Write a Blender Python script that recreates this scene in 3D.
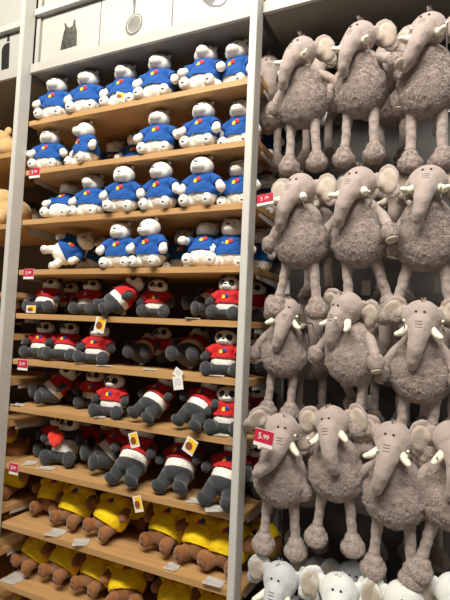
import bpy, bmesh, math, random
import numpy as np
from mathutils import Vector, Matrix, Euler, noise
from mathutils.bvhtree import BVHTree
random.seed(7)
for o in list(bpy.data.objects): bpy.data.objects.remove(o)
SC = bpy.context.scene
COL = SC.collection
R = math.radians

# ------------------------------------------------------------------ camera
CAM = Vector((0.0, -1.5, 1.42))
F = 470.0
YAW, PITCH, ROLL = R(24.9), R(3.39), R(-2.42)
def cam_axes():
    f = Vector((-math.sin(YAW)*math.cos(PITCH), math.cos(YAW)*math.cos(PITCH), math.sin(PITCH)))
    r = f.cross(Vector((0, 0, 1))).normalized(); u = r.cross(f)
    return r*math.cos(ROLL)-u*math.sin(ROLL), r*math.sin(ROLL)+u*math.cos(ROLL), f
AR, AU, AF = cam_axes()
cd = bpy.data.cameras.new('camera'); cam = bpy.data.objects.new('camera', cd); COL.objects.link(cam)
cam.matrix_world = Matrix(((AR.x, AU.x, -AF.x, CAM.x), (AR.y, AU.y, -AF.y, CAM.y), (AR.z, AU.z, -AF.z, CAM.z), (0, 0, 0, 1)))
cd.sensor_fit = 'HORIZONTAL'; cd.sensor_width = 36; cd.lens = F/450*36; cd.clip_start = .02
SC.camera = cam

# ------------------------------------------------------------------ world, lights, exposure
w = bpy.data.worlds.new('World'); SC.world = w; w.use_nodes = True
bg = w.node_tree.nodes['Background']; bg.inputs[0].default_value = (1, .95, .88, 1); bg.inputs[1].default_value = .05
def area(name, loc, target, sx, sy, power, col):
    l = bpy.data.lights.new(name, 'AREA'); l.shape = 'RECTANGLE'; l.size = sx; l.size_y = sy; l.energy = power; l.color = col
    o = bpy.data.objects.new(name, l); COL.objects.link(o); o.location = loc
    o.rotation_euler = (Vector(target)-Vector(loc)).to_track_quat('-Z', 'Y').to_euler()
    return o
area('store_light', (-1.0, -2.0, 4.1), (-.9, 0, 1.1), 1.5, .4, 108, (1, .94, .84))
area('store_light', (.45, -2.1, 4.1), (0, 0, 1.0), 1.1, .4, 84, (1, .94, .86))
area('store_light', (-2.6, -2.0, 4.1), (-1.7, 0, 1.6), .9, .35, 24, (1, .88, .70))
SC.view_settings.view_transform = 'Standard'; SC.view_settings.look = 'None'
SC.view_settings.exposure = 0.12; SC.view_settings.gamma = 1; SC.view_settings.use_curve_mapping = False

# ------------------------------------------------------------------ pixel <-> place
def unp(x, y, Y=0.0):
    d = (x-225)/F*AR-(y-300)/F*AU+AF
    return CAM+d*((Y-CAM.y)/d.y)
def proj(p):
    v = Vector(p)-CAM; z = v.dot(AF)
    return 225+F*v.dot(AR)/z, 300-F*v.dot(AU)/z
def x_at(px, Y, z):
    t = -.6
    for _ in range(25):
        e = px-proj((t, Y, z))[0]; g = (proj((t+.01, Y, z))[0]-proj((t, Y, z))[0])/.01
        t += e/g
    return t

# ------------------------------------------------------------------ materials
def mat(name, col, rough=.9, sheen=0., bump=0., bscale=200., var=0., vscale=20., metal=0.):
    m = bpy.data.materials.new(name); m.use_nodes = True; n = m.node_tree.nodes; L = m.node_tree.links
    b = n['Principled BSDF']; b.inputs['Base Color'].default_value = (*col, 1); b.inputs['Roughness'].default_value = rough
    b.inputs['Metallic'].default_value = metal
    if sheen: b.inputs['Sheen Weight'].default_value = sheen; b.inputs['Sheen Roughness'].default_value = .5
    tc = n.new('ShaderNodeTexCoord')
    if bump:
        t = n.new('ShaderNodeTexNoise'); t.inputs['Scale'].default_value = bscale; t.inputs['Detail'].default_value = 3
        L.new(tc.outputs['Object'], t.inputs['Vector'])
        bp = n.new('ShaderNodeBump'); bp.inputs['Strength'].default_value = bump; bp.inputs['Distance'].default_value = .004
        L.new(t.outputs['Fac'], bp.inputs['Height']); L.new(bp.outputs['Normal'], b.inputs['Normal'])
    if var:
        t = n.new('ShaderNodeTexNoise'); t.inputs['Scale'].default_value = vscale; t.inputs['Detail'].default_value = 4
        L.new(tc.outputs['Object'], t.inputs['Vector'])
        rp = n.new('ShaderNodeMapRange'); rp.inputs[1].default_value = .3; rp.inputs[2].default_value = .7
        rp.inputs[3].default_value = 1-var; rp.inputs[4].default_value = 1+var*.5
        L.new(t.outputs['Fac'], rp.inputs[0])
        mx = n.new('ShaderNodeVectorMath'); mx.operation = 'SCALE'; mx.inputs[0].default_value = col
        L.new(rp.outputs[0], mx.inputs['Scale']); L.new(mx.outputs[0], b.inputs['Base Color'])
    return m
def wood(name, c1, c2):
    m = bpy.data.materials.new(name); m.use_nodes = True; n = m.node_tree.nodes; L = m.node_tree.links
    b = n['Principled BSDF']; b.inputs['Roughness'].default_value = .5
    tc = n.new('ShaderNodeTexCoord'); mp = n.new('ShaderNodeMapping'); mp.inputs['Scale'].default_value = (1.2, 22, 22)
    t = n.new('ShaderNodeTexNoise'); t.inputs['Scale'].default_value = 3; t.inputs['Detail'].default_value = 5; t.inputs['Distortion'].default_value = .6
    cr = n.new('ShaderNodeValToRGB'); cr.color_ramp.elements[0].color = (*c1, 1); cr.color_ramp.elements[1].color = (*c2, 1)
    cr.color_ramp.elements[0].position = .35; cr.color_ramp.elements[1].position = .68
    L.new(tc.outputs['Object'], mp.inputs[0]); L.new(mp.outputs[0], t.inputs['Vector']); L.new(t.outputs['Fac'], cr.inputs[0]); L.new(cr.outputs[0], b.inputs['Base Color'])
    return m
M = dict(
    wood=wood('oak_laminate', (.45, .255, .10), (.54, .325, .14)),
    steel=mat('painted_steel', (.55, .54, .50), .45, var=.04, vscale=6),
    panel=mat('white_panel', (.45, .45, .415), .35),
    trim=mat('cream_trim', (.44, .43, .385), .5),
    cavity=mat('cabinet_grey', (.20, .185, .16), .6),
    back=mat('back_panel', (.065, .058, .052), .6, var=.1, vscale=3),
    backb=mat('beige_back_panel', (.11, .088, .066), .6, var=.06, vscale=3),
    floor=mat('floor_tile', (.35, .33, .30), .4, var=.1, vscale=2),
    ceil=mat('ceiling_paint', (.5, .49, .47), .8),
    black=mat('black_plastic', (.012, .012, .014), .25),
    seam=mat('dark_thread', (.05, .045, .045), .8),
    bwhite=mat('white_plush', (.84, .81, .74), .95, .3, .5, 260, .05, 60),
    bblack=mat('charcoal_plush', (.030, .034, .040), .95, .35, .6, 240, .3, 40),
    dark=mat('black_plush', (.018, .018, .022), .95, .25, .6, 240),
    bbrown=mat('brown_plush', (.30, .115, .030), .95, .35, .6, 240, .22, 40),
    bmuzz=mat('tan_plush', (.50, .24, .10), .95, .35, .6, 240, .1, 40),
    bblue=mat('blue_cloth', (.002, .075, .33), .85, .02, .35, 500),
    bred=mat('red_cloth', (.52, .008, .012), .85, .03, .35, 500),
    byellow=mat('yellow_cloth', (.98, .68, .004), .85, .02, .35, 500),
    e_red=mat('red_patch', (.75, .03, .02), .7), e_yel=mat('yellow_patch', (.95, .62, .02), .7), e_blue=mat('blue_patch', (.01, .06, .33), .7),
    leaf=mat('green_felt', (.1, .35, .05), .9), heart=mat('bright_red_plush', (.80, .035, .015), .9, .3, .4, 260),
    tan=mat('tan_short_plush', (.62, .40, .17), .95, .3, .5, 200, .12, 30),
    fur=mat('mauve_grey_fur', (.40, .325, .29), .95, .35, .8, 160, .22, 55),
    skin=mat('mauve_grey_velour', (.40, .325, .292), .9, .35, .45, 220, .10, 35),
    inner=mat('taupe_lining', (.52, .44, .36), .9, .25, .4, 220, .1, 30),
    tusk=mat('cream_felt', (.82, .77, .62), .8, .2),
    gfur=mat('pale_blue_grey_fur', (.50, .52, .54), .95, .35, .7, 160, .12, 45),
    gskin=mat('pale_blue_grey_velour', (.52, .55, .57), .9, .35, .4, 220, .08, 35),
    wfur=mat('off_white_fur', (.70, .71, .67), .95, .35, .7, 160, .10, 45),
    wskin=mat('off_white_velour', (.72, .74, .71), .9, .35, .4, 220, .08, 35),
    paper=mat('white_card', (.80, .79, .75), .5), tyel=mat('yellow_card', (.92, .58, .02), .5), tbrown=mat('brown_print', (.25, .07, .03), .5),
    pink=mat('red_card', (.52, .02, .06), .4), ink=mat('print_black', (.02, .02, .02), .3), clear=mat('clear_plastic', (.75, .75, .74), .15),
    chrome=mat('steel_hook', (.6, .6, .6), .25, metal=1.0),
    mirror=mat('print_grey', (.10, .11, .105), .3, var=.6, vscale=25), sequin=mat('print_sequin', (.05, .05, .045), .25, var=.9, vscale=60),
)

# ------------------------------------------------------------------ object helpers
def link(name, me, m=None, parent=None, loc=(0, 0, 0)):
    o = bpy.data.objects.new(name, me); COL.objects.link(o)
    if m is not None and me is not None:
        me.materials.clear(); me.materials.append(m)
    o.parent = parent; o.location = loc
    return o
def tag(o, label=None, cat=None, group=None, kind=None):
    if label: o['label'] = label
    if cat: o['category'] = cat
    if group: o['group'] = group
    if kind: o['kind'] = kind
    return o
def empty(name, loc=(0, 0, 0)):
    o = bpy.data.objects.new(name, None); COL.objects.link(o); o.empty_display_size = .02; o.location = loc
    return o
def bm_mesh(bm, name='m', smooth=True):
    me = bpy.data.meshes.new(name); bm.to_mesh(me); bm.free()
    for p in me.polygons: p.use_smooth = smooth
    return me
def box_bm(bm, x0, x1, y0, y1, z0, z1, bev=0.0):
    r = bmesh.ops.create_cube(bm, size=1)
    for v in r['verts']:
        v.co = Vector(((x0+x1)/2+v.co.x*(x1-x0), (y0+y1)/2+v.co.y*(y1-y0), (z0+z1)/2+v.co.z*(z1-z0)))
    if bev:
        es = set(e for v in r['verts'] for e in v.link_edges)
        bmesh.ops.bevel(bm, geom=list(es), offset=bev, segments=2, affect='EDGES')
def box(name, x0, x1, y0, y1, z0, z1, m, parent=None, bev=0.0, origin=None):
    bm = bmesh.new(); box_bm(bm, x0, x1, y0, y1, z0, z1, bev)
    o = Vector(origin) if origin else Vector((0, 0, 0))
    bmesh.ops.translate(bm, verts=bm.verts, vec=-o)
    return link(name, bm_mesh(bm, name, False), m, parent, o)
def ell(bm, c, r, rot=None, seg=20):
    mx = Matrix.Translation(c) @ (Euler([R(a) for a in rot]).to_matrix().to_4x4() if rot else Matrix()) @ Matrix.Diagonal((*r, 1))
    bmesh.ops.create_uvsphere(bm, u_segments=seg, v_segments=seg//2+2, radius=1, matrix=mx)
def chain(bm, pts, n=9):
    """spheres swept along a tapering chain: pts = (x,y,z,r)"""
    for a, b in zip(pts, pts[1:]):
        for i in range(n+1):
            t = i/n; c = [a[k]*(1-t)+b[k]*t for k in range(4)]
            ell(bm, c[:3], (c[3],)*3, seg=12)
def cap(bm, p0, p1, r0, r1=None, seg=10):
    p0 = Vector(p0); p1 = Vector(p1); d = p1-p0; r1 = r0 if r1 is None else r1
    mx = Matrix.Translation((p0+p1)/2) @ d.to_track_quat('Z', 'Y').to_matrix().to_4x4()
    bmesh.ops.create_cone(bm, cap_ends=True, segments=seg, radius1=r0, radius2=r1, depth=d.length, matrix=mx)
def fuse(bm, voxel=.003, smooth=6, disp=0.0, dscale=60, dz=None, seed=0.0):
    """voxel-fuse a pile of volumes into one skin; returns a mesh"""
    me = bpy.data.meshes.new('tmp'); bm.to_mesh(me); bm.free()
    o = bpy.data.objects.new('tmp', me); COL.objects.link(o)
    md = o.modifiers.new('r', 'REMESH'); md.mode = 'VOXEL'; md.voxel_size = voxel
    s = o.modifiers.new('s', 'SMOOTH'); s.iterations = smooth; s.factor = .5
    dg = bpy.context.evaluated_depsgraph_get()
    out = bpy.data.meshes.new_from_object(o.evaluated_get(dg))
    bpy.data.objects.remove(o); bpy.data.meshes.remove(me)
    if disp:
        nrm = [Vector(v.normal) for v in out.vertices]
        for v, nn in zip(out.vertices, nrm):
            k = 1.0 if dz is None else dz(v.co)
            q = Vector(v.co)*dscale+Vector((seed, 0, 0))
            v.co = Vector(v.co)+nn*disp*k*(noise.noise(q)+.5*noise.noise(q*2.3))
    for p in out.polygons: p.use_smooth = True
    return out
def shift(me, j):
    me.transform(Matrix.Translation(-Vector(j))); return me
def bvh(me):
    return BVHTree.FromPolygons([v.co.copy() for v in me.vertices], [tuple(p.vertices) for p in me.polygons])
def decal(tree, cx, cz, outline, d=(0, 1, 0), start=-.4, off=.0012, thick=.0012):
    """raised patch laid on a surface: outline pts (x,z) around (cx,cz), ray cast along +y"""
    bm = bmesh.new(); rings = []
    N = len(outline)
    for k, s in enumerate((1.0, .97, .66, .33)):
        ring = []
        for (a, b) in outline:
            h = tree.ray_cast(Vector((cx+a*s, start, cz+b*s)), Vector(d))
            if h[0] is None: h = (Vector((cx+a*s, 0, cz+b*s)),)
            ring.append(bm.verts.new(h[0]-Vector(d)*(off+(0 if k == 0 else thick))))
        rings.append(ring)
    h = tree.ray_cast(Vector((cx, start, cz)), Vector(d))
    c = bm.verts.new((h[0] if h[0] else Vector((cx, 0, cz)))-Vector(d)*(off+thick))
    for r0, r1 in zip(rings, rings[1:]):
        for i in range(N): bm.faces.new((r0[i], r0[(i+1) % N], r1[(i+1) % N], r1[i]))
    for i in range(N): bm.faces.new((rings[-1][i], rings[-1][(i+1) % N], c))
    bmesh.ops.recalc_face_normals(bm, faces=bm.faces)
    return bm_mesh(bm)
def circ(rx, rz, n=16, rot=0):
    c, s = math.cos(R(rot)), math.sin(R(rot))
    return [(c*rx*math.cos(t)-s*rz*math.sin(t), s*rx*math.cos(t)+c*rz*math.sin(t)) for t in [2*math.pi*i/n for i in range(n)]]
def tufts(me, n, ln, wd, dens=lambda c: 1.0, seed=1, curl=.8):
    """short bent tufts of pile standing on a fur skin, merged into the same mesh"""
    rg = random.Random(seed); polys = [p for p in me.polygons]
    wts = np.cumsum([p.area*dens(p.center) for p in polys]); tot = wts[-1]
    bm = bmesh.new(); bm.from_mesh(me)
    for i in range(n):
        p = polys[int(np.searchsorted(wts, rg.random()*tot))]
        c = Vector(p.center); nn = Vector(p.normal)
        q = c*45
        flow = Vector((noise.noise(q), noise.noise(q+Vector((9, 0, 0))), -.9+noise.noise(q+Vector((0, 9, 0)))))
        t = (flow-nn*flow.dot(nn)); t = t.normalized() if t.length > 1e-4 else nn.orthogonal()
        s = nn.cross(t).normalized(); l = ln*(.6+.8*rg.random()); wv = wd*(.6+.8*rg.random())
        b0 = c-nn*.001+s*wv; b1 = c-nn*.001-s*wv
        md_ = c+nn*l*.45+t*l*curl*.45; tip = c+nn*l*.5+t*l*curl+s*l*.3*rg.uniform(-1, 1)
        v = [bm.verts.new(k) for k in (b0, b1, md_+s*wv*.7, md_-s*wv*.7, tip)]
        bm.faces.new((v[0], v[1], v[3], v[2])); bm.faces.new((v[2], v[3], v[4]))
    return bm_mesh(bm)

# ------------------------------------------------------------------ structure
Z = [2.534, 2.317, 2.089, 1.863, 1.639, 1.446, 1.246, 1.043, .795, .545, .30, .06]   # trim line, then shelf tops
PW = .026; PX = [-2.863, -1.741, -.619, .503]; DEP = .38; TOP = 3.0
box('floor', -5, 4, -5, 1.2, -.05, 0, M['floor'])['kind'] = 'structure'
box('ceiling', -5, 4, -5, 1.2, 4.3, 4.35, M['ceil'])['kind'] = 'structure'
box('wall_back', -5, 4, .46, .52, 0, 4.3, M['ceil'])['kind'] = 'structure'

def frame_post(x, label):
    r = empty('shelf_post', (x+PW/2, -.03, 0)); tag(r, label, 'shelf post', 'steel shelf posts')
    bm = bmesh.new(); box_bm(bm, -PW/2, PW/2, -.03, .03, 0, TOP, .002)
    link('upright', bm_mesh(bm, 'u', False), M['steel'], r)
    bm = bmesh.new(); box_bm(bm, -.012, .012, DEP+.03, DEP+.055, 0, TOP, .001)
    link('rear_upright', bm_mesh(bm, 'u', False), M['steel'], r)
    bm = bmesh.new(); box_bm(bm, -PW/2-.012, PW/2+.012, -.02, .44, 0, .02, .002)
    link('foot', bm_mesh(bm, 'u', False), M['steel'], r)
    return r
frame_post(PX[0], 'white steel shelf post beyond the left edge of the tan toy bay')
frame_post(PX[1], 'pale steel shelf post at the left end of the bear shelves')
frame_post(PX[2], 'tall pale steel post between the bear shelves and the hanging elephants')
frame_post(PX[3], 'pale steel shelf post at the far right end of the elephant bay')

def board(x0, x1, z, label, grp, y0=0.0, brackets=True, th=.024):
    c = ((x0+x1)/2, (y0+DEP)/2, z-th)
    r = empty('shelf', c); tag(r, label, 'shelf', grp)
    bm = bmesh.new(); box_bm(bm, x0-c[0], x1-c[0], y0-c[1], DEP-c[1], 0, th, .0015)
    link('board', bm_mesh(bm, 'b', False), M['wood'], r)
    if brackets:
        for xx in (x0+.004, x1-.004):
            bm = bmesh.new()
            vs = [bm.verts.new(((xx-c[0])+dx, y-c[1], zz)) for dx in (-.0015, .0015) for (y, zz) in ((DEP+.02, -.001), (y0+.05, -.001), (y0+.05, -.016), (DEP-.14, -.028), (DEP+.02, -.085))]
            bm.faces.new(vs[:5]); bm.faces.new(vs[5:][::-1])
            for i in range(5): bm.faces.new((vs[i], vs[(i+1) % 5], vs[5+(i+1) % 5], vs[5+i]))
            bmesh.ops.recalc_face_normals(bm, faces=bm.faces)
            link('bracket', bm_mesh(bm, 'b', False), M['steel'], r)
    return r
ordn = ['', 'topmost', 'second', 'third', 'fourth', 'fifth', 'sixth', 'seventh', 'eighth', 'ninth', 'tenth', 'lowest']
what = ['', 'blue-shirted white bears', 'blue-shirted white bears', 'blue-shirted white bears', 'blue-shirted white bears', 'red-shirted pandas', 'red-shirted pandas', 'red-shirted pandas', 'pandas, one holding a red heart', 'yellow-shirted brown bears', 'yellow-shirted brown bears', 'half-hidden brown bears']
for k in range(1, 12):
    board(PX[1]+PW+.002, PX[2]+PW-.002, Z[k], '%s oak board from the top, carrying %s' % (ordn[k], what[k]), 'oak boards of the bear bay')
LB = [unp(5, 153).z, unp(4, 224).z, unp(3, 292).z, 1.35, 1.15, .97, .78, .60, .42, .2]
LBN = ['holding the upper tan toy', 'holding the lower tan toy', 'just under the lower tan toy', 'level with the upper pandas', 'level with the middle pandas', 'seen behind the seventh bear-bay board', 'seen under the heart panda', 'seen under the dark brown toy', 'seen low beside the brown bears', 'nearest the floor']
for z, t in zip(LB, LBN):
    board(PX[0]+PW+.002, PX[1]+PW-.004, z, 'oak board of the left-hand bay, '+t, 'oak boards of the left-hand bay')

# bay backs
box('bear_bay_back_panel', PX[1]+.03, PX[2]+.02, DEP+.012, DEP+.022, .02, Z[0], M['backb'], bev=0)
tag(bpy.data.objects['bear_bay_back_panel'], 'beige back panel behind the plush bears', 'back panel')
b = box('left_bay_back_panel', PX[0]+.03, PX[1]+.0, DEP+.012, DEP+.022, .02, Z[0], M['backb']); tag(b, 'beige back panel of the left-hand bay behind the tan toys', 'back panel')
b = box('elephant_bay_back_panel', PX[2]+.04, PX[3], DEP+.012, DEP+.022, .02, Z[0], M['back']); tag(b, 'dark grey back panel behind the hanging elephants', 'back panel')

# cabinets above
def prnt(name, pts, y, m, parent, o, th=.0008):
    bm = bmesh.new(); vs = [bm.verts.new((p.x-o.x, y-o.y, p.z-o.z)) for p in pts]
    f = bm.faces.new(vs); r = bmesh.ops.extrude_face_region(bm, geom=[f])
    for e in r['geom']:
        if isinstance(e, bmesh.types.BMVert): e.co.y += th
    bmesh.ops.recalc_face_normals(bm, faces=bm.faces)
    return link(name, bm_mesh(bm, name, False), m, parent)
def overhead(x0, x1, label, doors, zt):
    c = Vector(((x0+x1)/2, .19, Z[0])); r = empty('overhead_cabinet', c)
    tag(r, label, 'cabinet', 'white overhead cabinets')
    def bx(nm, a, b_, y0, y1, z0, z1, m, bev=.001): return box(nm, a-c.x, b_-c.x, y0-c.y, y1-c.y, z0-c.z, z1-c.z, m, r, bev)
    bx('base_panel', x0, x1, .0, DEP, Z[0], Z[0]+.018, M['cavity'])
    bx('bottom_rail', x0, x1, -.015, .0, Z[0]-.0, Z[0]+.042, M['trim'])
    bx('divider_rail', x0, x1, -.012, .03, zt, zt+.03, M['steel'])
    bx('top_panel', x0, x1, .0, DEP, TOP-.02, TOP, M['cavity'])
    bx('side_panel', x0, x0+.022, .004, DEP, Z[0]+.018, TOP-.02, M['trim'])
    bx('stile', x0+.026, doors[0][0]-.003, .014, .026, Z[0]+.046, zt-.002, M['steel'])
    bx('back_panel', x0, x1, DEP-.01, DEP, Z[0]+.02, TOP-.02, M['cavity'])
    for i, (a, b_) in enumerate(doors):
        d = bx('door', a, b_, .012, .026, Z[0]+.046, zt-.004, M['panel'])
        DO.append((d, c))
        bx('upper_door', a, b_, .012, .026, zt+.034, TOP-.022, M['panel'])
    return r
DO = []
ZT = unp(52, 12).z
e1, e2 = unp(98.5, 50, .012).x, unp(171.5, 30, .012).x
overhead(PX[0]+PW+.004, PX[1]-.004, 'white overhead cabinet of the left bay printed with a black pump bottle', [(PX[0]+.06, PX[0]+.50), (PX[0]+.504, PX[1]-.01)], ZT-.03)
overhead(PX[1]+PW+.004, PX[2]-.004, 'white overhead cabinet above the bears printed with a tank top and hand mirror', [(PX[1]+.06, e1-.002), (e1+.002, e2-.002), (e2+.002, PX[2]-.006)], ZT)
overhead(PX[2]+PW+.004, PX[3]-.004, 'blank white overhead cabinet above the hanging elephants', [(PX[2]+.05, PX[2]+.42), (PX[2]+.424, PX[3]-.03)], ZT)
def up(pts, Y=.0105): return [unp(x, y, Y) for x, y in pts]
lc = Vector(((PX[0]+PW+PX[1])/2, .19, Z[0])); mc = Vector(((PX[1]+PW+PX[2])/2, .19, Z[0]))
def door_print(i, name, pts, m, yy=.0105):
    d, c = DO[i]; return prnt(name, up(pts), yy, m, d, c)
door_print(1, 'pump_bottle_print', [(1.2, 70), (1.6, 52), (2.2, 48), (4, 45), (7, 43), (9.6, 42.5), (8.6, 68)], M['ink'])
door_print(1, 'pump_nozzle_print', [(6.8, 41.5), (7.2, 38), (8, 36.5), (8.2, 35.2), (4.4, 36), (4.5, 35.2), (9.6, 32.5), (9.6, 33.4), (8.8, 34), (9.3, 37), (9.6, 41)], M['ink'])
tk = [(60.2, 50), (63.5, 33), (65.3, 28), (64.2, 23.6), (65.2, 22.8), (67, 26.5), (69.8, 28), (72.5, 25.6), (74, 19.8), (75.2, 19.2), (75.4, 24.5), (76.8, 31), (76.5, 45), (68, 47.8)]
door_print(2, 'tank_top_print', tk, M['sequin'])
hm = [(133.8+8.2*math.cos(t)+2.0*math.sin(t), 24.5-10.8*math.sin(t)-1.4*math.cos(t)) for t in [i*math.pi/14 for i in range(28)]]
door_print(3, 'hand_mirror_rim_print', hm, M['ink'])
hm2 = [(134.3+(x-133.8)*.84, 23.8+(y-24.5)*.84) for x, y in hm]; hm3 = [(134.3+(x-133.8)*.74, 23.8+(y-24.5)*.74) for x, y in hm]
door_print(3, 'hand_mirror_ring_print', hm2, M['panel'], .0095); door_print(3, 'hand_mirror_glass_print', hm3, M['mirror'], .0085)
door_print(3, 'hand_mirror_handle_print', [(133, 13.4), (133.6, 8), (132.6, 0), (132.4, -9), (136.4, -10), (136.2, 0), (135, 8), (134.6, 13)], M['mirror'])
door_print(4, 'sandal_print', [(200, -3), (204, 2), (209, 5.8), (213, 7), (220, 6.6), (225, 3.6), (227, 0), (227, -6), (224, -10), (212, -14)], M['ink'])
door_print(4, 'sandal_gap_print', [(212.5, 5), (216, 0), (219, -5), (225.4, -5), (225.6, 0), (223, 3), (219, 5.4)], M['panel'], .0095)
PLZ = .38
box('shelf_plinth', PX[2]+.04, PX[3]-.002, -.08, DEP, .0, PLZ, M['trim'])
tag(bpy.data.objects['shelf_plinth'], 'low white display base under the pale elephants', 'display base')

# ------------------------------------------------------------------ toys: prototypes
class Toy: pass
def add(t, key, name, me, m, joint, sub_of=None, label=None):
    """a part (or, with sub_of, a sub-part) whose origin is its joint, given in toy coordinates"""
    par = t.root if sub_of is None else sub_of
    pj = Vector((0, 0, 0)) if sub_of is None else Vector(sub_of['_j'])
    o = link(name, shift(me, joint), m, par, Vector(joint)-pj); o['_j'] = list(joint); o['_k'] = key
    if label: o['label'] = label
    t.objs.append(o); return o
def shell(me, lo, hi, tilt=0.0, thick=.0022):
    """garment: a skin trimmed at hem and neck, with thickness"""
    bm = bmesh.new(); bm.from_mesh(me)
    bmesh.ops.bisect_plane(bm, geom=bm.verts[:]+bm.edges[:]+bm.faces[:], plane_co=(0, 0, lo), plane_no=(0, tilt, 1), clear_inner=True)
    bmesh.ops.bisect_plane(bm, geom=bm.verts[:]+bm.edges[:]+bm.faces[:], plane_co=(0, 0, hi), plane_no=(0, -.15, 1), clear_outer=True)
    for e in bm.edges:
        pass
    bd = [v for v in bm.verts if any(e.is_boundary for e in v.link_edges)]
    for _ in range(3): bmesh.ops.smooth_vert(bm, verts=bd, factor=.3, use_axis_x=True, use_axis_y=True, use_axis_z=False)
    bmesh.ops.solidify(bm, geom=bm.faces[:], thickness=thick)
    me2 = bm_mesh(bm); return me2
def tube_open(p0, p1, r0, r1, n=20, m=6, seed=0):
    bm = bmesh.new(); p0 = Vector(p0); p1 = Vector(p1); q = (p1-p0).to_track_quat('Z', 'Y'); rings = []
    prof = [(k/m, r0+(r1-r0)*k/m) for k in range(m+1)]+[(1.0, r1-.002), (.8, r1-.004)]
    for (t, r) in prof:
        c = p0.lerp(p1, t); ring = []
        for i in range(n):
            a = 2*math.pi*i/n; rr = r*(1+.07*noise.noise(Vector((math.cos(a)*2, math.sin(a)*2+seed, t*4))))
            ring.append(bm.verts.new(c+q @ Vector((rr*math.cos(a), rr*math.sin(a), 0))))
        rings.append(ring)
    for a, b in zip(rings, rings[1:]):
        for i in range(n): bm.faces.new((a[i], a[(i+1) % n], b[(i+1) % n], b[i]))
    bmesh.ops.recalc_face_normals(bm, faces=bm.faces)
    return bm_mesh(bm)

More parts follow.
